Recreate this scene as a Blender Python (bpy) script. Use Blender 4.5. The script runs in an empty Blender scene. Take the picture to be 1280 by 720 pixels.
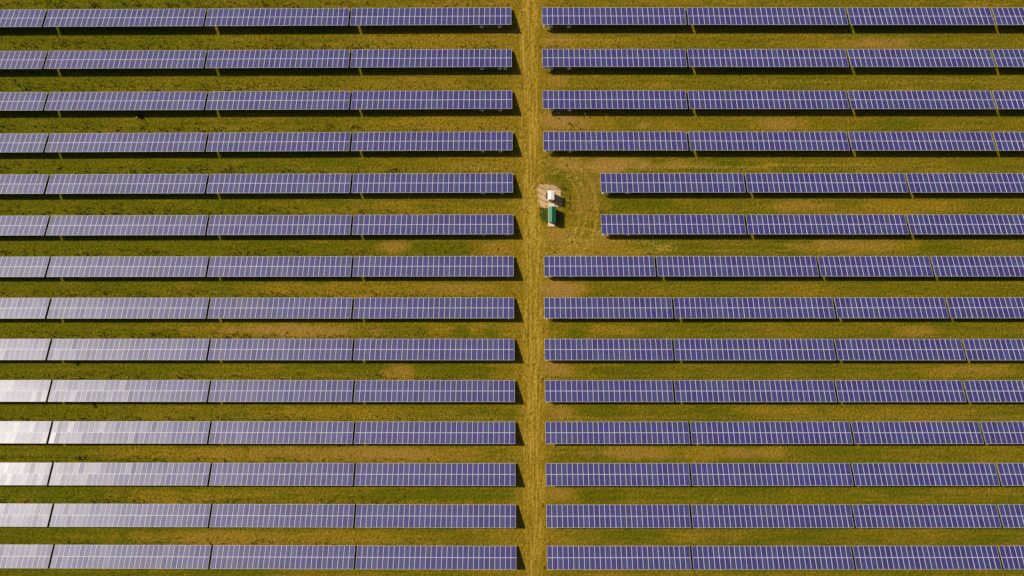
import bpy, math, random
import numpy as np
from mathutils import Vector, Matrix, Euler

random.seed(7)
rng = np.random.default_rng(11)
R = math.radians
scene = bpy.context.scene
COL = scene.collection

# ------------------------------------------------------------------ camera, sky, sun, exposure
CAM_H = 118.2          # metres above the field
FPX = 770.0            # focal length in pixels of a 1280 px wide frame
cam_d = bpy.data.cameras.new('camera')
cam_d.sensor_width = 36.0
cam_d.lens = 36.0 * FPX / 1280.0
cam_d.clip_start = 0.5
cam_d.clip_end = 9000.0
cam = bpy.data.objects.new('camera', cam_d)
cam.location = (0, 0, CAM_H)
COL.objects.link(cam)
scene.camera = cam

SUN_EL, SUN_AZ = 41.8, -64.85      # azimuth measured from +Y towards +X
sv = Vector((math.sin(R(SUN_AZ)) * math.cos(R(SUN_EL)), math.cos(R(SUN_AZ)) * math.cos(R(SUN_EL)), math.sin(R(SUN_EL))))
world = bpy.data.worlds.new('World'); scene.world = world
world.use_nodes = True
wn = world.node_tree
sky = wn.nodes.new('ShaderNodeTexSky')
sky.sky_type = 'NISHITA'; sky.sun_disc = False
sky.sun_elevation = R(SUN_EL); sky.sun_rotation = R(SUN_AZ % 360)
sky.air_density = 1.0; sky.dust_density = 2.5; sky.ozone_density = 1.0
wn.links.new(sky.outputs[0], wn.nodes['Background'].inputs[0])
wn.nodes['Background'].inputs[1].default_value = 0.05
sun_d = bpy.data.lights.new('sun', 'SUN')
sun_d.energy = 4.6; sun_d.angle = R(0.53); sun_d.color = (1.0, 0.90, 0.74)
sun = bpy.data.objects.new('sun', sun_d)
sun.rotation_euler = sv.to_track_quat('Z', 'Y').to_euler()
COL.objects.link(sun)
scene.view_settings.view_transform = 'Standard'
scene.view_settings.look = 'None'
scene.view_settings.exposure = -0.08
scene.view_settings.gamma = 1.0
scene.view_settings.use_curve_mapping = False


def at(u, v, z=0.0):
    """field position seen at pixel u, v of the 1280 x 720 photograph"""
    k = (CAM_H - z) / FPX
    return ((u - 640.0) * k, (360.0 - v) * k)


# ------------------------------------------------------------------ object helpers
def tag(o, label=None, cat=None, group=None, kind=None):
    if label: o['label'] = label
    if cat: o['category'] = cat
    if group: o['group'] = group
    if kind: o['kind'] = kind
    return o


def link(name, mesh, parent=None, loc=(0, 0, 0), rot=(0, 0, 0)):
    o = bpy.data.objects.new(name, mesh)
    COL.objects.link(o)
    if parent is not None: o.parent = parent
    o.location = loc; o.rotation_euler = rot
    return o


class MB:
    """collects faces, then builds one mesh"""
    def __init__(self): self.v = []; self.f = []; self.m = []; self.sm = []

    def add(self, vs, fs, mi=0, smooth=False):
        b = len(self.v)
        self.v += [tuple(p) for p in vs]
        for f in fs:
            self.f.append([b + i for i in f]); self.m.append(mi); self.sm.append(smooth)

    def box(self, x0, x1, y0, y1, z0, z1, mi=0, M=None):
        vs = [Vector(p) for p in ((x0, y0, z0), (x1, y0, z0), (x1, y1, z0), (x0, y1, z0), (x0, y0, z1), (x1, y0, z1), (x1, y1, z1), (x0, y1, z1))]
        if M is not None: vs = [M @ p for p in vs]
        self.add(vs, [(0, 3, 2, 1), (4, 5, 6, 7), (0, 1, 5, 4), (1, 2, 6, 5), (2, 3, 7, 6), (3, 0, 4, 7)], mi)

    def bar(self, a, b, w, h, mi=0):
        """rectangular bar from a to b"""
        a = Vector(a); b = Vector(b); d = b - a
        q = d.to_track_quat('Y', 'Z').to_matrix().to_4x4()
        M = Matrix.Translation(a) @ q
        self.box(-w / 2, w / 2, 0, d.length, -h / 2, h / 2, mi, M)

    def tube(self, pts, r, n=8, mi=0):
        pts = [Vector(p) for p in pts]
        rs = r if isinstance(r, (list, tuple)) else [r] * len(pts)
        vs = []; fs = []
        for i, p in enumerate(pts):
            d = (pts[min(i + 1, len(pts) - 1)] - pts[max(i - 1, 0)]).normalized()
            q = d.to_track_quat('Z', 'Y').to_matrix()
            for k in range(n):
                a = 2 * math.pi * k / n
                vs.append(p + q @ Vector((math.cos(a) * rs[i], math.sin(a) * rs[i], 0)))
        for i in range(len(pts) - 1):
            for k in range(n):
                fs.append((i * n + k, i * n + (k + 1) % n, (i + 1) * n + (k + 1) % n, (i + 1) * n + k))
        fs.append(tuple(reversed(range(n)))); fs.append(tuple(range((len(pts) - 1) * n, len(pts) * n)))
        self.add(vs, fs, mi, n > 6)

    def mesh(self, name, mats):
        me = bpy.data.meshes.new(name)
        me.from_pydata(self.v, [], self.f)
        for m in mats: me.materials.append(m)
        me.polygons.foreach_set('material_index', self.m)
        me.polygons.foreach_set('use_smooth', self.sm)
        me.update()
        return me


# ------------------------------------------------------------------ node helpers
def new_mat(name):
    m = bpy.data.materials.new(name); m.use_nodes = True
    nt = m.node_tree
    return m, nt, nt.nodes['Principled BSDF']


def N(nt, t, **kw):
    n = nt.nodes.new(t)
    for k, v in kw.items():
        if k.startswith('i_'): n.inputs[k[2:]].default_value = v
        else: setattr(n, k, v)
    return n


def math_n(nt, op, a, b=None, c=None, clamp=False):
    n = nt.nodes.new('ShaderNodeMath'); n.operation = op; n.use_clamp = clamp
    for i, x in enumerate((a, b, c)):
        if x is None: continue
        if isinstance(x, (int, float)): n.inputs[i].default_value = x
        else: nt.links.new(x, n.inputs[i])
    return n.outputs[0]


def mixc(nt, fac, a, b, mode='MIX'):
    n = nt.nodes.new('ShaderNodeMix'); n.data_type = 'RGBA'; n.blend_type = mode
    for s, x in ((n.inputs[0], fac), (n.inputs[6], a), (n.inputs[7], b)):
        if isinstance(x, (int, float)): s.default_value = x
        elif isinstance(x, tuple): s.default_value = (*x, 1) if len(x) == 3 else x
        else: nt.links.new(x, s)
    return n.outputs[2]


def smooth(nt, x, lo, hi):
    n = nt.nodes.new('ShaderNodeMapRange'); n.interpolation_type = 'SMOOTHSTEP'
    nt.links.new(x, n.inputs[0]); n.inputs[1].default_value = lo; n.inputs[2].default_value = hi
    return n.outputs[0]


def noise(nt, vec, scale, detail=3, rough=0.55, dist=0.0):
    n = N(nt, 'ShaderNodeTexNoise', i_Scale=scale, i_Detail=detail, i_Roughness=rough, i_Distortion=dist)
    nt.links.new(vec, n.inputs['Vector'])
    return n.outputs['Fac']


def scaled(nt, vec, s, shear=0.0):
    n = N(nt, 'ShaderNodeMapping')
    n.inputs['Scale'].default_value = s
    n.inputs['Rotation'].default_value = (0, 0, shear)
    nt.links.new(vec, n.inputs['Vector'])
    return n.outputs[0]


def plain(name, col, rough=0.6, metal=0.0, var=0.12, sc=3.0):
    m, nt, p = new_mat(name)
    tc = N(nt, 'ShaderNodeTexCoord')
    f = noise(nt, tc.outputs['Object'], sc, 4)
    lo = tuple(c * (1 - var) for c in col); hi = tuple(min(1, c * (1 + var)) for c in col)
    nt.links.new(mixc(nt, f, lo, hi), p.inputs['Base Color'])
    p.inputs['Roughness'].default_value = rough; p.inputs['Metallic'].default_value = metal
    return m


# ------------------------------------------------------------------ materials
# photovoltaic glass: polycrystalline cells seen through slightly dusty glass
m_glass, nt, p = new_mat('solar_cells')
tc = N(nt, 'ShaderNodeTexCoord'); oi = N(nt, 'ShaderNodeObjectInfo')
sx = N(nt, 'ShaderNodeSeparateXYZ'); nt.links.new(tc.outputs['Object'], sx.inputs[0])
cx = math_n(nt, 'MULTIPLY', math_n(nt, 'ADD', sx.outputs[0], 0.4665), 6 / 0.933)
cy = math_n(nt, 'MULTIPLY', math_n(nt, 'ADD', sx.outputs[1], 0.99), 12 / 1.98)
fx = math_n(nt, 'FRACT', cx); fy = math_n(nt, 'FRACT', cy)
ex = math_n(nt, 'GREATER_THAN', math_n(nt, 'ABSOLUTE', math_n(nt, 'SUBTRACT', fx, 0.5)), 0.487)
ey = math_n(nt, 'GREATER_THAN', math_n(nt, 'ABSOLUTE', math_n(nt, 'SUBTRACT', fy, 0.5)), 0.49)
edge = math_n(nt, 'MAXIMUM', ex, ey)
string_gap = math_n(nt, 'GREATER_THAN', math_n(nt, 'ABSOLUTE', math_n(nt, 'SUBTRACT', math_n(nt, 'FRACT', math_n(nt, 'MULTIPLY', cx, .5)), 0.5)), 0.468)
edge = math_n(nt, 'MAXIMUM', edge, math_n(nt, 'MULTIPLY', string_gap, .7))
# outer white backsheet margin
ox = math_n(nt, 'GREATER_THAN', math_n(nt, 'ABSOLUTE', sx.outputs[0]), 0.4665)
oy = math_n(nt, 'GREATER_THAN', math_n(nt, 'ABSOLUTE', sx.outputs[1]), 0.99)
edge = math_n(nt, 'MAXIMUM', math_n(nt, 'MULTIPLY', edge, .6), math_n(nt, 'MAXIMUM', ox, oy))
cmb = N(nt, 'ShaderNodeCombineXYZ')
nt.links.new(math_n(nt, 'FLOOR', cx), cmb.inputs[0]); nt.links.new(math_n(nt, 'FLOOR', cy), cmb.inputs[1])
nt.links.new(math_n(nt, 'MULTIPLY', oi.outputs['Random'], 91.0), cmb.inputs[2])
wnz = N(nt, 'ShaderNodeTexWhiteNoise'); wnz.noise_dimensions = '3D'; nt.links.new(cmb.outputs[0], wnz.inputs['Vector'])
cell = mixc(nt, wnz.outputs['Value'], (0.008, 0.008, 0.128), (0.018, 0.017, 0.200))
# each module has its own shade
mr = N(nt, 'ShaderNodeTexWhiteNoise'); mr.noise_dimensions = '1D'; nt.links.new(oi.outputs['Random'], mr.inputs['W'])
hs = N(nt, 'ShaderNodeHueSaturation')
nt.links.new(cell, hs.inputs['Color'])
nt.links.new(math_n(nt, 'MULTIPLY_ADD', mr.outputs['Value'], 0.022, 0.489), hs.inputs['Hue'])
nt.links.new(math_n(nt, 'MULTIPLY_ADD', oi.outputs['Random'], 0.30, 0.82), hs.inputs['Value'])
sat = N(nt, 'ShaderNodeSeparateColor'); nt.links.new(mr.outputs['Color'], sat.inputs[0])
nt.links.new(math_n(nt, 'MULTIPLY_ADD', sat.outputs[0], 0.12, 0.90), hs.inputs['Saturation'])
colr = mixc(nt, math_n(nt, 'MULTIPLY', edge, 0.95), hs.outputs[0], (0.60, 0.58, 0.66))
nt.links.new(colr, p.inputs['Base Color'])
dust = noise(nt, tc.outputs['Object'], 2.2, 4)
nt.links.new(math_n(nt, 'MULTIPLY_ADD', dust, 0.10, 0.50), p.inputs['Roughness'])
p.inputs['Specular IOR Level'].default_value = 0.50
p.inputs['Coat Weight'].default_value = 0.42
p.inputs['Coat Roughness'].default_value = 0.31
p.inputs['Coat IOR'].default_value = 1.45
gb = N(nt, 'ShaderNodeBump', i_Strength=.6, i_Distance=.014)
nt.links.new(noise(nt, scaled(nt, tc.outputs['Object'], (5.5, .7, 1)), 1.0, 2), gb.inputs['Height'])
nt.links.new(gb.outputs[0], p.inputs['Coat Normal'])
m_alu = plain('anodised_aluminium', (0.72, 0.70, 0.79), 0.5, 0.0, 0.06)
m_steel = plain('galvanised_steel', (0.42, 0.42, 0.43), 0.55, 0.5)
m_inv = plain('inverter_paint', (0.80, 0.80, 0.78), 0.5)
m_black = plain('black_plastic', (0.03, 0.03, 0.03), 0.6)

# ------------------------------------------------------------------ ground
def axis(lo, hi, step, far):
    inner = list(np.arange(lo, hi + step * .5, step))
    out = [lo - d for d in (3000, 1200, 500, 200, 80, 30, 10)]
    return np.array(out + inner + [hi + d for d in (10, 30, 80, 200, 500, 1200, 3000)])

gx = axis(-104, 104, 0.4, 3000); gy = axis(-62, 62, 0.4, 3000)
GX, GY = np.meshgrid(gx, gy)
# photo pixel of every ground point (used only to lay the worn patches where they lie in the field)
U = 640 + GX * FPX / CAM_H; V = 360 - GY * FPX / CAM_H

def vnoise(X, Y, s, seed, octaves=4):
    r = np.random.default_rng(seed); tab = r.random((256, 256)); out = 0; amp = 1; tot = 0
    for o in range(octaves):
        x = X * s; y = Y * s
        xi = np.floor(x).astype(int); yi = np.floor(y).astype(int); fx_ = x - xi; fy_ = y - yi
        fx_ = fx_ * fx_ * (3 - 2 * fx_); fy_ = fy_ * fy_ * (3 - 2 * fy_)
        g = lambda a, b: tab[(a + o * 37) % 256, (b + o * 91) % 256]
        out = out + amp * ((g(xi, yi) * (1 - fx_) + g(xi + 1, yi) * fx_) * (1 - fy_) + (g(xi, yi + 1) * (1 - fx_) + g(xi + 1, yi + 1) * fx_) * fy_)
        tot += amp; amp *= .55; s *= 2.1
    return out / tot

wob = vnoise(GX, GY, .35, 5)
def blob(u, v, ru, rv, k=1.0):
    d = ((U - u) / ru) ** 2 + ((V - v) / rv) ** 2
    return k * np.clip(1.25 - d - (wob - .5) * 2.2, 0, 1)

AISLE_U = lambda vv: 661.5 + (vv - 20) * 0.0096
au = np.abs(U - AISLE_U(V))
aisle = np.clip((15.5 + (wob - .5) * 18 - au) / 7.0, 0, 1)
aisle_far = np.clip((58 + (wob - .5) * 50 - au) / 45.0, 0, 1)
# dryness of the sward: green to the left, straw-coloured in the middle, olive ochre on the right
dry = -0.06 + 0.56 * np.clip((U - 60) / 480, 0, 1) - 0.12 * np.clip((U - 700) / 200, 0, 1)
dry += (vnoise(GX * .35, GY, .16, 21) - .5) * 0.95 + (vnoise(GX * .5, GY, .6, 22) - .5) * 0.5
for (u, v, ru, rv, k) in [(545, 54, 110, 9, .4), (520, 105, 60, 8, .4), (560, 155, 120, 9, .45), (600, 207, 80, 9, .4), (495, 259, 26, 10, .6),
                          (492, 309, 24, 10, .9), (615, 311, 40, 10, .8), (430, 362, 190, 10, .75), (575, 362, 70, 9, .5), (350, 413, 120, 9, .8), (560, 412, 60, 8, .6),
                          (500, 465, 22, 11, .9), (440, 516, 150, 8, .7), (420, 568, 230, 9, 1.0), (210, 566, 110, 9, .5), (230, 620, 100, 9, .7),
                          (280, 672, 200, 9, .7), (450, 672, 120, 9, .5), (730, 52, 60, 9, .6), (1100, 54, 110, 9, .6), (1230, 6, 40, 6, .6), (690, 105, 22, 8, .8), (812, 107, 10, 5, .8), (828, 107, 8, 5, .7),
                          (720, 155, 50, 12, 1.0), (806, 157, 10, 5, .9), (840, 157, 9, 5, .8), (980, 155, 34, 8, .9), (745, 205, 56, 10, 1.0), (850, 204, 16, 6, .8), (960, 205, 12, 5, .5),
                          (1000, 258, 40, 8, .8), (1140, 258, 60, 9, .6), (760, 312, 50, 9, .7), (1080, 308, 90, 9, .8), (700, 362, 34, 14, .9), (1000, 362, 50, 8, .4), (770, 413, 30, 6, .8), (745, 410, 9, 5, .7),
                          (1145, 414, 40, 8, .8), (696, 462, 28, 11, .8), (1210, 464, 60, 9, .8), (700, 514, 22, 11, .8), (980, 514, 60, 7, .6),
                          (790, 565, 60, 9, .9), (900, 567, 60, 9, .9), (965, 566, 24, 9, .9), (705, 618, 26, 10, .7), (870, 670, 60, 8, .6), (1150, 668, 60, 8, .4),
                          (700, 680, 20, 10, .4), (720, 300, 60, 18, .6), (735, 245, 22, 40, .45), (640, 4, 40, 8, .5)]:
    dry = dry + blob(u, v, ru, rv, k) * .85
for (u, v, ru, rv, k) in [(560, 310, 50, 9, .7), (870, 207, 30, 8, .5), (900, 205, 24, 8, .4), (800, 258, 40, 9, .8), (830, 310, 60, 8, .5), (526, 412, 12, 7, .9), (575, 415, 14, 9, .9), (615, 415, 14, 9, .6),
                          (580, 464, 60, 9, .8), (420, 459, 80, 7, .6), (780, 464, 50, 8, .6), (720, 417, 10, 6, .9), (560, 619, 100, 9, .9), (560, 516, 90, 8, .5), (480, 620, 60, 8, .5),
                          (760, 515, 50, 8, .6), (740, 568, 18, 8, .8), (740, 620, 50, 8, .6), (800, 670, 60, 8, .5), (540, 670, 70, 8, .5), (690, 212, 22, 18, .55), (1170, 310, 40, 8, .5), (690, 345, 8, 22, .5)]:
    dry = dry - blob(u, v, ru, rv, k) * .8
dry = np.clip(dry + .25 * aisle_far + .3 * np.clip((27 - au) / 8, 0, 1), 0, 1)
# bare trodden soil
bare = np.zeros_like(U)
for (u, v, ru, rv, k) in [(700, 150, 28, 14, .8), (700, 360, 26, 13, .7), (694, 462, 22, 10, .7), (770, 206, 50, 8, .7), (840, 205, 12, 5, .6), (806, 157, 9, 4, .8), (700, 100, 14, 8, .5), (492, 309, 22, 8, .4),
                          (500, 464, 18, 8, .4), (345, 413, 70, 7, .3), (700, 515, 18, 9, .5), (700, 618, 20, 8, .5), (645, 40, 12, 6, .5), (1120, 54, 40, 6, .4), (1215, 464, 40, 7, .35), (700, 52, 26, 7, .5),
                          (975, 155, 30, 7, .5), (620, 311, 20, 8, .35), (687, 245, 19, 18, .5), (700, 292, 26, 8, .4), (505, 568, 60, 6, .4), (1145, 414, 34, 6, .35)]:
    bare = bare + blob(u, v, ru, rv, k)
# worn turning loop round the kiosk
loop = np.zeros_like(U)
for (cu, cv, ru, rv, w) in [(692, 262, 33, 47, 2.2), (690, 262, 43, 57, 2.2), (694, 264, 52, 66, 2.0), (700, 297, 60, 12, 2.0), (720, 309, 110, 9, 1.6)]:
    rr = np.sqrt(((U - cu) / ru) ** 2 + ((V - cv) / rv) ** 2)
    loop = loop + np.clip(1.2 - np.abs(rr - 1) * min(ru, rv) / w, 0, 1) * np.clip(wob * 2.6 - .6, .1, 1)
# tyre lines along the strips between the rows
strips = [0 + 51.8 * k + 3 for k in range(-1, 15)]
for k, y0 in enumerate(strips):
    for dy, a in ((0.5, .22), (-8, .12)):
        ln = np.clip(1 - np.abs(V - (y0 + dy)) / 1.9, 0, 1)
        bare = bare + a * ln * np.clip((vnoise(GX * .3, GY * .05, .3, 60 + k) - .35) * 3, 0, 1.4) * (U > 250)
for (v0, u0, u1) in ((208.5, 690, 960), (103, 900, 1280), (50.5, 680, 780), (312, 700, 1000), (206, 960, 1100)):
    loop = loop + .8 * np.clip(1 - np.abs(V - v0) / 1.6, 0, 1) * (U > u0) * (U < u1)
loop = loop * (U > 655)
for off, wv, a in ((-1.8, 8, .95), (4.6, 9, .85), (-7.0, 10, .35)):      # wheel ruts of the track
    cu = AISLE_U(V) + off + (vnoise(GX * 0, GY, .05, wv, 2) - .5) * 5
    loop = loop + a * np.clip(1.25 - np.abs(U - cu) / 1.7, 0, 1) * np.clip(vnoise(GX * 0, GY, .3, wv + 3, 3) * 2.2 - .2, .25, 1)
for (u, v, ru, rv, k) in [(705, 153, 34, 12, .5), (745, 206, 60, 10, .6), (700, 362, 26, 13, .4), (380, 413, 90, 8, .45), (430, 566, 170, 8, .45), (560, 362, 60, 7, .35), (1010, 258, 40, 7, .4),
                          (1060, 308, 70, 7, .4), (800, 567, 70, 7, .4), (930, 567, 50, 8, .45), (600, 207, 40, 7, .3), (870, 206, 30, 5, .4), (1090, 52, 60, 6, .35), (280, 672, 120, 6, .25), (735, 245, 20, 36, .3), (720, 300, 50, 14, .35)]:
    bare = bare + blob(u, v, ru, rv, k)
bare = np.clip(bare, 0, 1); loop = np.clip(loop, 0, 1)
GZ = (vnoise(GX, GY, .9, 3, 3) - .5) * 0.07 * (np.abs(GX) < 103) * (np.abs(GY) < 61)
GZ = GZ - .04 * aisle * (vnoise(GX * 2, GY * .15, 1.2, 9, 2))
ny_, nx_ = GX.shape
verts = np.stack([GX, GY, GZ], -1).reshape(-1, 3)
idx = np.arange(ny_ * nx_).reshape(ny_, nx_)
quads = np.stack([idx[:-1, :-1], idx[:-1, 1:], idx[1:, 1:], idx[1:, :-1]], -1).reshape(-1, 4)
me = bpy.data.meshes.new('ground')
me.vertices.add(len(verts)); me.vertices.foreach_set('co', verts.ravel())
me.loops.add(quads.size); me.loops.foreach_set('vertex_index', quads.ravel().astype(np.int32))
me.polygons.add(len(quads)); me.polygons.foreach_set('loop_start', np.arange(0, quads.size, 4, dtype=np.int32))
me.update(calc_edges=True)
ca = me.color_attributes.new('sward', 'FLOAT_COLOR', 'POINT')
ca.data.foreach_set('color', np.stack([dry, bare, aisle, loop], -1).ravel().astype(np.float32))
for pl in (me,): pl.polygons.foreach_set('use_smooth', np.ones(len(quads), dtype=bool))

m_gr, nt, p = new_mat('sward')
tc = N(nt, 'ShaderNodeTexCoord'); P = tc.outputs['Object']
at_n = N(nt, 'ShaderNodeVertexColor'); at_n.layer_name = 'sward'
sp = N(nt, 'ShaderNodeSeparateColor'); nt.links.new(at_n.outputs[0], sp.inputs[0])
D, B, A = sp.outputs[0], sp.outputs[1], sp.outputs[2]
nf = noise(nt, P, 1.5, 5, .75)                                   # clumps
nfine = smooth(nt, noise(nt, P, 2.3, 4, .8), .34, .66)
nh = noise(nt, scaled(nt, P, (.10, 1.5, 1)), 1.0, 4, .6)        # mown lines along the rows
nv = noise(nt, scaled(nt, P, (2.4, .12, 1), R(-.55)), 1.0, 4, .62)   # wheel lines along the track
nv2 = noise(nt, scaled(nt, P, (3.2, 1.3, 1), R(-.55)), 1.0, 4, .75)
dd = math_n(nt, 'ADD', D, math_n(nt, 'MULTIPLY', math_n(nt, 'SUBTRACT', nh, .5), 1.8))
dd = math_n(nt, 'ADD', dd, math_n(nt, 'MULTIPLY', math_n(nt, 'SUBTRACT', nf, .5), 1.0), clamp=True)
green = mixc(nt, nfine, (0.075, 0.084, 0.001), (0.185, 0.182, 0.001))
straw = mixc(nt, nfine, (0.185, 0.120, 0.003), (0.430, 0.280, 0.018))
c1 = mixc(nt, dd, green, straw)
soil = mixc(nt, nf, (0.27, 0.140, 0.020), (0.54, 0.325, 0.075))
bb = math_n(nt, 'MULTIPLY', B, smooth(nt, nf, .12, .46), clamp=True)
c2 = mixc(nt, math_n(nt, 'MULTIPLY', bb, .95), c1, soil)
tr_lo = mixc(nt, nf, (0.14, 0.082, 0.002), (0.36, 0.22, 0.006))
tr_hi = mixc(nt, nf, (0.42, 0.26, 0.010), (0.80, 0.53, 0.085))
tcol = mixc(nt, smooth(nt, math_n(nt, 'ADD', math_n(nt, 'MULTIPLY', nv, .5), math_n(nt, 'MULTIPLY', nv2, .5)), .44, .58), tr_lo, tr_hi)
c3 = mixc(nt, math_n(nt, 'MULTIPLY', A, .85), c2, tcol)
c3 = mixc(nt, math_n(nt, 'MULTIPLY', at_n.outputs['Alpha'], smooth(nt, nfine, .1, .8)), c3, (0.54, 0.36, 0.06))
spk = noise(nt, P, 2.2, 3, .8)
c4 = mixc(nt, math_n(nt, 'MULTIPLY', smooth(nt, spk, .59, .70), math_n(nt, 'MULTIPLY_ADD', A, .45, .28)), c3, (0.045, 0.032, 0.003))
c5 = mixc(nt, math_n(nt, 'MULTIPLY', smooth(nt, noise(nt, scaled(nt, P, (1, 1, 1), .7), 2.4, 3, .8),   .57, .68), math_n(nt, 'MULTIPLY_ADD', D, .35, .12)), c4, (0.46, 0.35, 0.09))
nt.links.new(c5, p.inputs['Base Color'])
p.inputs['Roughness'].default_value = 1.0; p.inputs['Specular IOR Level'].default_value = 0.1
bmp = N(nt, 'ShaderNodeBump', i_Strength=1.0, i_Distance=0.5)
nt.links.new(noise(nt, P, 1.8, 5, .72), bmp.inputs['Height']); nt.links.new(bmp.outputs[0], p.inputs['Normal'])
me.materials.append(m_gr)
ground = link('ground', me); tag(ground, kind='structure')

# ------------------------------------------------------------------ solar tables
TH = R(19.8)
Z_LO, Z_HI = 0.52, 1.92
PLAN = 4.11 * math.cos(TH)
PX = 1.008
MW, ML, MT = 0.993, 2.045, 0.040
LW = 0.036                     # frame lip
mb = MB()                      # one framed module, top of the frame at z = 0
for (x0, x1, y0, y1) in ((-MW / 2, MW / 2, -ML / 2, -ML / 2 + LW), (-MW / 2, MW / 2, ML / 2 - LW, ML / 2),
                         (-MW / 2, -MW / 2 + LW, -ML / 2 + LW, ML / 2 - LW), (MW / 2 - LW, MW / 2, -ML / 2 + LW, ML / 2 - LW)):
    mb.box(x0, x1, y0, y1, -MT, 0, 0)
mb.box(-MW / 2 + LW, MW / 2 - LW, -ML / 2 + LW, ML / 2 - LW, -.012, -.004, 1)
mb.box(-.08, .08, -.15, 0.05, -.035, -.012, 2)     # junction box underneath
ME_MODULE = mb.mesh('solar_module', [m_alu, m_glass, m_black])

Rx = Euler((-TH, 0, 0)).to_matrix()
def slope(s, off=0.0):
    """point on the panel plane, s metres up the slope from the low edge; off = along the normal"""
    return Vector((0, -s * math.cos(TH), Z_LO + s * math.sin(TH))) + Vector((0, math.sin(TH), math.cos(TH))) * off

mb = MB()                      # rafter on two posts with a diagonal brace
mb.bar(slope(.25, -.17), slope(3.86, -.17), .06, .10)
mb.box(-.05, .05, -.95, -.87, -.3, slope(.93, -.22).z, 0)
mb.box(-.05, .05, -3.25, -3.17, -.3, slope(3.35, -.22).z, 0)
mb.bar((0, -3.17, .45), slope(2.1, -.22), .05, .05)
ME_FRAME = mb.mesh('support_frame', [m_steel])
PURLIN = {}
def purlin_mesh(n):
    if n not in PURLIN:
        b = MB(); L = n * PX / 2 - .03
        b.box(-L, L, -.025, .025, -.115, -.042, 0)
        PURLIN[n] = b.mesh('purlin', [m_steel])
    return PURLIN[n]
mb = MB()                      # string inverter: finned case, cover, cable glands
mb.box(-.30, .30, -.11, .09, -.30, .30, 0)
mb.box(-.26, .26, -.135, -.11, -.24, .24, 0)
for k in range(9): mb.box(-.26 + k * .063, -.25 + k * .063, .09, .13, -.26, .26, 1)
mb.box(-.33, .33, -.16, .12, .31, .325, 0)
for k in range(5): mb.tube([(-.2 + k * .1, 0, -.36), (-.2 + k * .1, 0, -.30)], .018, 6, 1)
ME_INV = mb.mesh('inverter', [m_inv, m_steel])
mb = MB()
mb.box(-.2, 0.2, -.05, .05, -.02, .03, 0)
for k in range(0): pass
ME_TRAY = None

ORD = ['first', 'second', 'third', 'fourth', 'fifth', 'sixth', 'seventh', 'eighth', 'ninth', 'tenth', 'eleventh', 'twelfth', 'thirteenth', 'fourteenth']
KLO = (CAM_H - Z_LO) / FPX
def table(u0, v0, u1, v1, n, label, invs=(), tray=None):
    """low edge from (u0,v0) to (u1,v1) as seen from above, n modules wide"""
    X0, Y0 = (u0 - 640) * KLO, (360 - v0) * KLO
    X1, Y1 = (u1 - 640) * KLO, (360 - v1) * KLO
    W = n * PX
    L = math.hypot(X1 - X0, Y1 - Y0); k = L / W
    root = bpy.data.objects.new('solar_table', None)
    root.empty_display_size = .5; COL.objects.link(root)
    root.location = ((X0 + X1) / 2, (Y0 + Y1) / 2, 0)
    root.rotation_euler = (0, 0, math.atan2(Y1 - Y0, X1 - X0))
    root.scale = (k, 1, 1)
    tag(root, label, 'solar panels', 'solar panel tables in long rows')
    wav = random.uniform(0, 6)
    for i in range(n):
        x = (i + .5) * PX - W / 2
        for r in range(2):
            c = slope(1.0225 + 0.008 + r * 2.06)
            dz = .012 * math.sin(i * .35 + wav)
            link('solar_module', ME_MODULE, root, (x, c.y, c.z + dz + random.uniform(-.004, .004)),
                 (-TH + R(random.gauss(0, .3)), R(random.gauss(0, .6)), 0))
    for s in (.45, 1.6, 2.5, 3.7):
        c = slope(s, -.02)
        link('purlin', purlin_mesh(n), root, (0, c.y, c.z), (-TH, 0, 0))
    nf_ = n // 3
    for i in range(nf_):
        link('support_frame', ME_FRAME, root, ((i + .5) * 3 * PX - W / 2, 0, 0))
    for xi in invs:            # metres from the low-edge start, signed from the end when negative
        x = xi - W / 2 if xi >= 0 else W / 2 + xi
        link('inverter', ME_INV, root, (x, -PLAN - .03, 1.06))
    if tray:
        b = MB(); a0, a1 = tray
        x0 = a0 - W / 2 if a0 >= 0 else W / 2 + a0; x1 = a1 - W / 2 if a1 >= 0 else W / 2 + a1
        b.box(x0, x1, -PLAN - .02, -PLAN + .05, .86, .90, 0)
        b.box(x0, x1, -PLAN - .02, -PLAN - .01, .90, .95, 0)
        link('cable_tray', b.mesh('cable_tray', [m_steel]), root)
    return root

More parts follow.
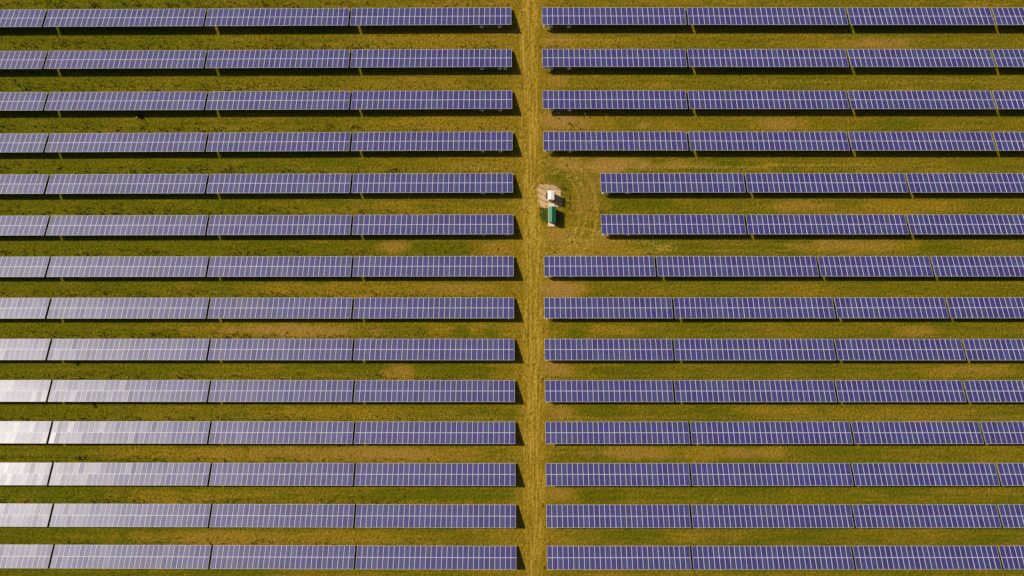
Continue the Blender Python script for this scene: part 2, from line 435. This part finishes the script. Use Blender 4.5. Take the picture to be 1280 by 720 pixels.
low_mid = [9.2, 61.3, 113.1, 164.4, 216.5, 268.1, 320.1, 372.0, 423.7, 475.3, 527.1, 579.0, 630.9, 682.5]
low_left = [12.1, 63.9, 115.4, 167.0, 218.2, 269.7, 320.9, 372.3, 423.5, 475.0, 526.5, 578.2, 629.4, 680.7]
low_right = [9.5, 61.5, 113.5, 164.8, 216.5, 268.2, 320.2, 371.8, 423.8, 475.4, 527.0, 578.8, 630.7, 682.2]
G = 1.4    # half of the gap between tables, in pixels
right_rows = {
    0: ([677.3, 857, 1057, 1238], [27, 30, 27, 30]), 1: ([677.7, 857.6, 1057.6, 1238.5], [27, 30, 27, 30]),
    2: ([678.3, 858.2, 1058.2, 1239], [27, 30, 27, 30]), 3: ([678.9, 859, 1058.8, 1239.5], [27, 30, 27, 30]),
    4: ([750.2, 930, 1131.2], [27, 30, 27]), 5: ([750.8, 930.8, 1131.8], [27, 30, 27]),
    6: ([679.8, 818.9, 1020.6, 1162], [21, 30, 21, 30]), 7: ([680.1, 840.3, 1041.2, 1181.3], [24, 30, 21, 30]),
    8: ([680.6, 840.6, 1041.8, 1202], [24, 30, 24, 30]), 9: ([681.0, 841.2, 1042.5, 1203], [24, 30, 24, 30]),
    10: ([681.5, 861.2, 1062.5, 1224.2], [27, 30, 24, 30]), 11: ([682.2, 861.8, 1063.2, 1244.3], [27, 30, 27, 30]),
    12: ([682.8, 862.4, 1064, 1246], [27, 30, 27, 30]), 13: ([683.6, 863.2, 1064.3, 1246.7], [27, 30, 27, 30])}
inv_left = {0: (-5.6, -2.2), 1: (-5.6, -2.2, -1.2), 2: (-5.6, -2.2), 3: (-5.6, -2.2), 4: (-5.6, -2.0), 5: (-5.6, -1.1), 6: (-5.6, -1.0), 7: (-1.0,), 8: (-1.0,), 9: (-1.0,), 10: (-1.0,), 11: (-1.0,)}
inv_right = {0: (.6, 1.7, 5.1), 1: (.8, 1.7, 5.1), 2: (1.7, 5.1), 3: (.7, 1.7, 5.1), 4: (.6, 5.1), 5: (.6, 5.1), 6: (.6, 5.1), 7: (.6, 5.1), 8: (.6,), 9: (.6,)}
for i in range(14):
    vm, vl, vr = low_mid[i], low_left[i], low_right[i]
    e = 639.0 + .48 * i
    g = [e, 438.2 + .54 * i, 259.0 + .5 * i, 59.6 + .62 * i, 59.6 + .62 * i - 179.5]
    yl = lambda u: vl + (vm - vl) * u / 640.0
    yr = lambda u: vm + (vr - vm) * (u - 640) / 640.0
    for j, n in enumerate((30, 27, 30, 27)):
        u1 = g[j] - (G if j else 0); u0 = g[j + 1] + G
        pale = (j >= 2 and 8 <= i <= 12)
        if j == 3:
            lab = f"{'glare whitened' if pale else 'grey violet'} solar table cut by the left photo edge, {ORD[i]} row from the top"
        else:
            lab = f"{'pale glare washed' if pale else 'blue violet'} solar table, {ORD[j]} left of the grass track, {ORD[i]} row from the top"
        table(u0, yl(u0), u1, yl(u1), n, lab, inv_left.get(i, ()) if j == 0 else (), (-7.2, -1.6) if j == 0 and i < 5 else None)
    us, ns = right_rows[i]
    for j, n in enumerate(ns):
        u0 = us[j] + (G if j else 0)
        u1 = us[j + 1] - G if j + 1 < len(us) else u0 + n * PX / KLO
        if j == len(ns) - 1:
            lab = f"indigo solar table cut by the right photo edge, {ORD[i]} row from the top"
        else:
            lab = f"deep blue solar table, {ORD[j]} right of the grass track, {ORD[i]} row from the top"
        table(u0, yr(u0), u1, yr(u1), n, lab, inv_right.get(i, ()) if j == 0 else (), (1.2, 6.6) if j == 0 and i < 5 else None)

# ------------------------------------------------------------------ grass tufts (nobody could count them)
def hsh(a): return a
def tuft_mesh(name, pts, hts, spread, tint, mat, blades=5):
    n = len(pts)
    vs = np.zeros((n, blades, 3, 3), np.float32)
    ang = rng.random((n, blades)) * 2 * math.pi
    out = (rng.random((n, blades)) * .7 + .35) * spread[:, None]
    h = hts[:, None] * (rng.random((n, blades)) * .6 + .6)
    w = (.25 + .25 * rng.random((n, blades))) * spread[:, None]
    ca_, sa_ = np.cos(ang), np.sin(ang)
    base = pts[:, None, :]
    vs[:, :, 0, 0] = base[..., 0] - sa_ * w / 2; vs[:, :, 0, 1] = base[..., 1] + ca_ * w / 2; vs[:, :, 0, 2] = -.03
    vs[:, :, 1, 0] = base[..., 0] + sa_ * w / 2; vs[:, :, 1, 1] = base[..., 1] - ca_ * w / 2; vs[:, :, 1, 2] = -.03
    vs[:, :, 2, 0] = base[..., 0] + ca_ * out; vs[:, :, 2, 1] = base[..., 1] + sa_ * out; vs[:, :, 2, 2] = h
    vs = vs.reshape(-1, 3)
    m = bpy.data.meshes.new(name)
    m.vertices.add(len(vs)); m.vertices.foreach_set('co', vs.ravel())
    nf2 = n * blades
    m.loops.add(nf2 * 3); m.loops.foreach_set('vertex_index', np.arange(nf2 * 3, dtype=np.int32))
    m.polygons.add(nf2); m.polygons.foreach_set('loop_start', np.arange(0, nf2 * 3, 3, dtype=np.int32))
    m.update(calc_edges=True)
    c = m.color_attributes.new('tint', 'FLOAT_COLOR', 'POINT')
    t = np.repeat(tint, blades * 3); t2 = np.repeat(rng.random(n), blades * 3)
    c.data.foreach_set('color', np.stack([t, t2, t, np.ones_like(t)], -1).ravel().astype(np.float32))
    m.materials.append(mat)
    return m

m_tuft, nt, p = new_mat('grass_blades')
an = N(nt, 'ShaderNodeVertexColor'); an.layer_name = 'tint'
sp = N(nt, 'ShaderNodeSeparateColor'); nt.links.new(an.outputs[0], sp.inputs[0])
cg = mixc(nt, sp.outputs[1], (0.08, 0.09, 0.003), (0.23, 0.22, 0.010))
cd = mixc(nt, sp.outputs[1], (0.24, 0.15, 0.006), (0.56, 0.38, 0.045))
nt.links.new(mixc(nt, sp.outputs[0], cg, cd), p.inputs['Base Color'])
p.inputs['Roughness'].default_value = .9; p.inputs['Specular IOR Level'].default_value = .15

def sample_dry(x, y):
    i = np.clip(((x - gx[7]) / .4).astype(int) + 7, 0, len(gx) - 1); j = np.clip(((y - gy[7]) / .4).astype(int) + 7, 0, len(gy) - 1)
    return dry[j, i], bare[j, i], aisle[j, i]
NT = 110000
tx = rng.uniform(-101, 101, NT); ty = rng.uniform(-58, 58, NT)
tu = 640 + tx * FPX / CAM_H; tvv = 360 - ty * FPX / CAM_H
ph = ((tvv - 9.5 + 51.8 * 4) % 51.8)          # 0 at each low edge, growing towards the high edge
near_low = np.clip((ph - 38) / 8, 0, 1) * np.clip(1.3 - np.abs(tu - 250) / 600, .35, 1)
under = (ph < 24)
d_, b_, a_ = sample_dry(tx, ty)
clump = vnoise(tx, ty, .45, 77, 3)
keep = rng.random(NT) < np.where(under, .12, .42 + .55 * near_low) * (1 - .75 * b_) * np.clip(.35 + (clump - .38) * 3.2, .12, 1)
tx, ty, d_, a_, near_low, clump = tx[keep], ty[keep], d_[keep], a_[keep], near_low[keep], clump[keep]
sz = rng.uniform(.07, .20, len(tx)) * (1 + 1.1 * near_low * (rng.random(len(tx)) < .6)) * (1 - .35 * a_)
tint = np.clip(d_ * .8 + rng.normal(0, .32, len(tx)) + .30 * near_low * (rng.random(len(tx)) < .6), 0, 1)
g_ = link('grass', tuft_mesh('grass', np.stack([tx, ty, tx * 0], -1), sz * 1.3, sz * 1.3, tint, m_tuft))
tag(g_, 'short green and straw coloured grass tufts all over the field', 'grass', kind='stuff')

# ------------------------------------------------------------------ transformer pad, cabinet, kiosk
m_sand = plain('sand_pad', (0.60, 0.40, 0.21), .95, 0, .35, 1.4)
m_slab = plain('pale_concrete', (0.78, 0.60, 0.43), .9, 0, .15, 2)
m_white = plain('white_enamel', (0.82, 0.80, 0.80), .45, 0, .05)
m_greyp = plain('grey_enamel', (0.45, 0.45, 0.44), .5)
m_wood = plain('weathered_wood', (0.14, 0.085, 0.045), .9, 0, .3, 6)
m_dark = plain('dark_vents', (0.03, 0.03, 0.03), .7)
m_gwall = plain('green_wall', (0.015, 0.07, 0.045), .6, 0, .12)
m_soil = plain('turned_soil', (0.06, 0.032, 0.014), .95, 0, .4, 5)

def corner(u0, v0, u1, v1, z=0.0):
    x0, y0 = at(u0, v0, z); x1, y1 = at(u1, v1, z)
    return min(x0, x1), max(x0, x1), min(y0, y1), max(y0, y1)

def roof_mat():
    m, nt, p = new_mat('green_roof_sheet')
    tc = N(nt, 'ShaderNodeTexCoord')
    w = N(nt, 'ShaderNodeTexWave', i_Scale=2.6); w.bands_direction = 'Y'; w.wave_profile = 'SIN'
    nt.links.new(tc.outputs['Object'], w.inputs['Vector'])
    n_ = noise(nt, tc.outputs['Object'], 2.5, 4)
    nt.links.new(mixc(nt, n_, (0.008, 0.17, 0.085), (0.028, 0.28, 0.15)), p.inputs['Base Color'])
    b = N(nt, 'ShaderNodeBump', i_Strength=.5, i_Distance=.03); nt.links.new(w.outputs['Fac'], b.inputs['Height'])
    nt.links.new(b.outputs[0], p.inputs['Normal']); p.inputs['Roughness'].default_value = .45
    return m
m_roof = roof_mat()

# levelled sand pad with an uneven outline
pts = []
for (u, v) in ((671.8, 231.2), (680, 230.4), (689, 230.6), (697, 233.5), (701.5, 238), (701.5, 248), (703, 258), (698, 259.5), (690, 259.5), (681, 261.5), (676, 258), (672.5, 248)):
    pts.append(at(u, v))
mb = MB(); fine = []
for i in range(len(pts)):
    a, b = pts[i], pts[(i + 1) % len(pts)]
    for k in range(5):
        t = k / 5; fine.append((a[0] + (b[0] - a[0]) * t + random.uniform(-.07, .07), a[1] + (b[1] - a[1]) * t + random.uniform(-.07, .07)))
cx_, cy_ = at(687, 245)
n = len(fine)
def sc2(q, s): return (cx_ + (q[0] - cx_) * s, cy_ + (q[1] - cy_) * s)
mb.add([(x, y, -.05) for x, y in fine] + [(*sc2(q, .96), .085) for q in fine] + [(cx_, cy_, .10)],
       [(i, i + n, (i + 1) % n + n, (i + 1) % n) [::-1] for i in range(n)] + [(i + n, (i + 1) % n + n, 2 * n) for i in range(n)][::1])
pad = link('sand_pad', mb.mesh('sand_pad', [m_sand]))
tag(pad, kind='structure')

# white transformer cabinet
x0, x1, y0, y1 = corner(684.6, 238.2, 692.9, 249.6, 2.3)
cxm, cym = (x0 + x1) / 2, (y0 + y1) / 2; hw, hd = (x1 - x0) / 2, (y1 - y0) / 2
root = bpy.data.objects.new('transformer_cabinet', None); COL.objects.link(root); root.location = (cxm, cym, .09)
tag(root, 'white roofed transformer cabinet standing on the sandy pad beside the track', 'transformer')
mb = MB(); mb.box(-hw + .12, hw - .12, -hd + .12, hd - .12, 0, 2.08, 0); mb.box(-hw + .02, hw - .02, -hd + .02, hd - .02, -.06, .12, 1)
link('body', mb.mesh('body', [m_greyp, m_slab]), root)
mb = MB()
mb.add([(-hw, -hd, 2.08), (hw, -hd, 2.08), (hw, hd, 2.08), (-hw, hd, 2.08), (-hw, -hd, 2.16), (hw, -hd, 2.16), (hw, hd, 2.16), (-hw, hd, 2.16), (0, -hd * .8, 2.28), (0, hd * .8, 2.28)],
       [(3, 2, 1, 0), (0, 1, 5, 4), (1, 2, 6, 5), (2, 3, 7, 6), (3, 0, 4, 7), (4, 5, 8), (5, 6, 9, 8), (6, 7, 9), (7, 4, 8, 9)], 0)
link('roof', mb.mesh('roof', [m_white]), root)
for s in (-1, 1):
    mb = MB()
    mb.box(s * .02, s * (hw - .16), -hd + .085, -hd + .12, .15, 2.0, 0) if s > 0 else mb.box(-(hw - .16), -.02, -hd + .085, -hd + .12, .15, 2.0, 0)
    d = link('door', mb.mesh('door', [m_white]), root)
    h = MB(); h.box(s * .06 - .012, s * .06 + .012, -hd + .05, -hd + .085, .95, 1.15, 0); link('handle', h.mesh('handle', [m_black]), d)
for s in (-1, 1):
    mb = MB()
    for k in range(6): mb.box(s * (hw - .12), s * (hw + .16), -hd * .55 + k * .2, -hd * .55 + .05 + k * .2, .5, 1.75, 0) if s > 0 else mb.box(-(hw + .16), -(hw - .12), -hd * .55 + k * .2, -hd * .55 + .05 + k * .2, .5, 1.75, 0)
    link('radiator', mb.mesh('radiator', [m_dark]), root)

# green kiosk on its concrete footing
x0, x1, y0, y1 = corner(686.0, 258.3, 694.9, 277.6, 2.0)
cxm, cym = (x0 + x1) / 2, (y0 + y1) / 2; hw, hd = (x1 - x0) / 2, (y1 - y0) / 2
root = bpy.data.objects.new('switchgear_kiosk', None); COL.objects.link(root); root.location = (cxm - .02, cym, 0)
tag(root, 'narrow kiosk with green gabled sheet roof standing on a pale concrete footing', 'kiosk')
mb = MB(); mb.box(-hw + .02, hw - .06, -hd - .62, hd + .85, -.05, .22, 0)
link('footing', mb.mesh('footing', [m_slab]), root)
mb = MB(); wl = hw - .10; wd = hd - .12
mb.box(-wl, wl, -wd, wd, .22, 1.82, 0)
for s in (-1, 1):
    mb.add([(-wl, s * wd, 1.82), (wl, s * wd, 1.82), (0, s * wd, 2.14), (-wl, s * (wd - .04), 1.82), (wl, s * (wd - .04), 1.82), (0, s * (wd - .04), 2.14)],
           [(0, 1, 2), (5, 4, 3), (0, 2, 5, 3), (1, 4, 5, 2)])
link('wall', mb.mesh('wall', [m_gwall]), root)
rf = MB()
for s in (-1, 1):
    a = [(0, -hd, 2.22), (0, hd, 2.22), (s * hw, hd, 1.84), (s * hw, -hd, 1.84)]
    b = [(q[0], q[1], q[2] - .04) for q in a]
    rf.add(a + b, [(0, 1, 2, 3) if s < 0 else (3, 2, 1, 0), (7, 6, 5, 4) if s < 0 else (4, 5, 6, 7), (3, 2, 6, 7), (0, 3, 7, 4), (2, 1, 5, 6)])
r_o = link('roof', rf.mesh('roof', [m_roof]), root)
mb = MB(); mb.tube([(0, -hd - .02, 2.235), (0, hd + .02, 2.235)], .06, 8)
link('ridge_cap', mb.mesh('ridge_cap', [m_gwall]), r_o)
mb = MB(); mb.box(-.38, .38, -wd - .035, -wd, .3, 1.75, 0)
d = link('door', mb.mesh('door', [m_roof]), root)
h = MB(); h.box(.28, .32, -wd - .07, -wd - .035, .95, 1.12, 0); link('handle', h.mesh('handle', [m_black]), d)
mb = MB()
for k in range(7): mb.bar((-.3, 0, .5 + k * .1), (.3, 0, .5 + k * .1), .03, .04)
o = link('vent', mb.mesh('vent', [m_dark]), root, (-wl - .02, .3, .4), (0, 0, R(90)))

# post and rail fence round the pad: each side is a fence of its own
def fence(p0, p1, n, label, rails=(1.7,)):
    a = Vector((*at(*p0), 0)); b = Vector((*at(*p1), 0))
    root = bpy.data.objects.new('pad_fence', None); COL.objects.link(root); root.location = a
    tag(root, label, 'fence', 'fence sides round the transformer pad')
    d = b - a
    for k in range(n):
        mb = MB(); mb.tube([(0, 0, -.2), (random.uniform(-.04, .04), random.uniform(-.04, .04), 1.85 + random.uniform(-.05, .08))], .055, 8)
        link('post', mb.mesh('post', [m_wood]), root, d * (k / (n - 1)))
    for z in rails:
        mb = MB(); mb.bar((0, 0, z), (d.x, d.y, z), .035, .055)
        link('rail', mb.mesh('rail', [m_wood]), root)
fence((672.2, 231.6), (700.6, 232.2), 5, 'dark post and rail fence along the upper edge of the sandy pad')
fence((701.6, 234.0), (701.8, 257), 4, 'dark post and rail fence on the right of the white cabinet')
fence((671.8, 233.5), (672.4, 248), 3, 'dark post and rail fence along the left edge of the sandy pad')

# ------------------------------------------------------------------ weeds, mounds and litter
def weed(u, v, r, h, label, tintv, nb=60, group=None, name='weed_clump', ry=None):
    x, y = at(u, v); k = max(3, nb // 6)
    ry = ry or r
    q = np.stack([rng.normal(0, r * .45, k), rng.normal(0, ry * .45, k), np.zeros(k)], -1)
    m = tuft_mesh(name, q, np.full(k, h), np.full(k, min(r, ry) * .38), np.clip(rng.normal(tintv, .08, k), 0, 1), m_weed, 7)
    o = link(name, m, None, (x, y, 0)); tag(o, label, 'weeds', group); return o
m_weed, nt, p = new_mat('weed_leaves')
an = N(nt, 'ShaderNodeVertexColor'); an.layer_name = 'tint'
sp = N(nt, 'ShaderNodeSeparateColor'); nt.links.new(an.outputs[0], sp.inputs[0])
cw = mixc(nt, sp.outputs[1], (0.07, 0.11, 0.004), (0.17, 0.23, 0.010))
cb = mixc(nt, sp.outputs[1], (0.03, 0.018, 0.008), (0.10, 0.06, 0.015))
nt.links.new(mixc(nt, sp.outputs[0], cw, cb), p.inputs['Base Color']); p.inputs['Roughness'].default_value = .9
weed(680, 268.5, 1.0, .30, 'lush green nettle patch on the left side of the green kiosk', 0.0, 520, ry=1.75)
weed(175.5, 147, .5, .7, 'dark bushy weed in the shade edge below the third row, far left', .3, 150)
weed(18.5, 100.5, .25, .35, 'small dark weed on the grass near the left photo edge, under second row', .9, 60)
weed(622.3, 311, .22, .3, 'small dark weed on the straw patch left of the track, above seventh row', .9, 60)
weed(667, 455.5, .22, .3, 'small dark weed growing in the middle of the grass track', .9, 60)
weed(678, 474, .3, .35, 'dark weed at the top left corner of the tenth row right of track', .8, 70)
weed(680.8, 709, .3, .4, 'dark weed beside the lowest right solar table near the bottom edge', .8, 70)
weed(708, 206, .22, .3, 'small dark weed on the brown earth above the transformer pad', .9, 60)
weed(714.5, 302.5, .2, .3, 'small dark weed on the trodden ground below the kiosk', .9, 60)
weed(492, 212, 1.0, .4, 'straggly brown weeds above the fifth row left of the track', .6, 110, ry=.4)
weed(225, 472.5, .5, .35, 'dark weed patch above the tenth row at the left', .6, 80)
weed(96, 454.5, .6, .35, 'dark green weeds below the ninth row near the left edge', .2, 90)
weed(120, 508, .5, .4, 'dark green weed clump between tenth and eleventh rows at the left', .2, 90)
weed(100, 573, .8, .4, 'broad dark green weeds above the twelfth row near the left edge', .1, 130, ry=.4)
weed(678.6, 632, .2, .3, 'small dark weed by the corner of the thirteenth row right of track', .8, 50)
weed(548, 45, .3, .3, 'small dark weed on the grass strip below the first row, left', .8, 50)

def mound(u, v, r, h, label, group=None):
    x, y = at(u, v); mb = MB(); n = 12; rings = 4; vs = []; fs = []
    for a in range(rings):
        t = a / rings
        for k in range(n):
            an_ = 2 * math.pi * k / n; rr = r * (1 - t) * random.uniform(.8, 1.15)
            vs.append((rr * math.cos(an_), rr * math.sin(an_) * .7, h * math.sin(t * math.pi / 2) * random.uniform(.8, 1.1) - (.05 if a == 0 else 0)))
    vs.append((0, 0, h))
    for a in range(rings - 1):
        for k in range(n): fs.append((a * n + k, a * n + (k + 1) % n, (a + 1) * n + (k + 1) % n, (a + 1) * n + k))
    for k in range(n): fs.append(((rings - 1) * n + k, (rings - 1) * n + (k + 1) % n, rings * n))
    mb.add(vs, fs)
    o = link('earth_mound', mb.mesh('earth_mound', [m_soil]), None, (x, y, 0)); tag(o, label, 'mound', group)
mound(712, 154.5, .32, .22, 'larger dark earth mound on the tan soil below the third row', 'dark earth mounds')
mound(714.8, 156.2, .2, .14, 'smaller dark earth mound touching the larger one on tan soil', 'dark earth mounds')
mound(698.3, 148.2, .28, .12, 'flat dark earth mound at the shadow edge nearest the track', 'dark earth mounds')
mound(737.5, 147.3, .22, .12, 'small earth mound at the shadow edge below the third row', 'dark earth mounds')
for k, (u, v) in enumerate(((644, 41.5), (647, 41.8), (651, 40.8))):
    mound(u, v, .24, .16, ['earth clod at the tip of the first left row shadow, nearest its table', 'middle earth clod at the tip of the first left row shadow', 'earth clod on the track at the very tip of the first row shadow'][k], 'earth clods at the shadow tip')

m_rub = plain('bleached_plastic', (0.75, 0.72, 0.68), .6)
def sack(u, v, sx_, sy_, sz_, rz, label):
    x, y = at(u, v); mb = MB(); n = 10; vs = []; fs = []
    for a in range(7):
        t = -1 + 2 * a / 6; rr = max(.12, (1 - abs(t) ** 3)) 
        for k in range(n):
            an_ = 2 * math.pi * k / n
            vs.append((sx_ * rr * math.cos(an_) * random.uniform(.92, 1.08), sy_ * t, sz_ * (.5 + .5 * rr * math.sin(an_)) * random.uniform(.95, 1.05)))
    for a in range(6):
        for k in range(n): fs.append((a * n + k, a * n + (k + 1) % n, (a + 1) * n + (k + 1) % n, (a + 1) * n + k))
    fs.append(tuple(range(n))); fs.append(tuple(reversed(range(6 * n, 7 * n))))
    mb.add(vs, fs, 0, True)
    o = link('plastic_sack', mb.mesh('plastic_sack', [m_rub]), None, (x, y, .0), (0, 0, rz)); tag(o, label, 'sack')
sack(731.6, 142.7, .14, .30, .25, .05, 'white plastic sack lying in the shade below the third row')
sack(171.2, 146.6, .16, .2, .2, .6, 'pale plastic sack beside the dark bushy weed at far left')
mb = MB(); mb.tube([(-.45, .35, .04), (0, -.3, .05)], .035, 8); mb.tube([(0, -.3, .05), (.22, .1, .06), (.3, .42, .04)], .035, 8)
x, y = at(698.8, 140.2); o = link('bent_pipe', mb.mesh('bent_pipe', [m_rub]), None, (x, y, 0)); tag(o, 'pale bent pipe lying like a V in the shade near the track', 'pipe')
mb = MB(); mb.tube([(-.4, .05, .04), (0, .1, .05), (.05, -.15, .05)], .03, 8); mb.tube([(.1, .1, .04), (.45, .0, .05)], .03, 8)
x, y = at(758, 144.0); o = link('broken_pipe', mb.mesh('broken_pipe', [m_rub]), None, (x, y, 0)); tag(o, 'short broken pale pipe in the shade right of the white sack', 'pipe')
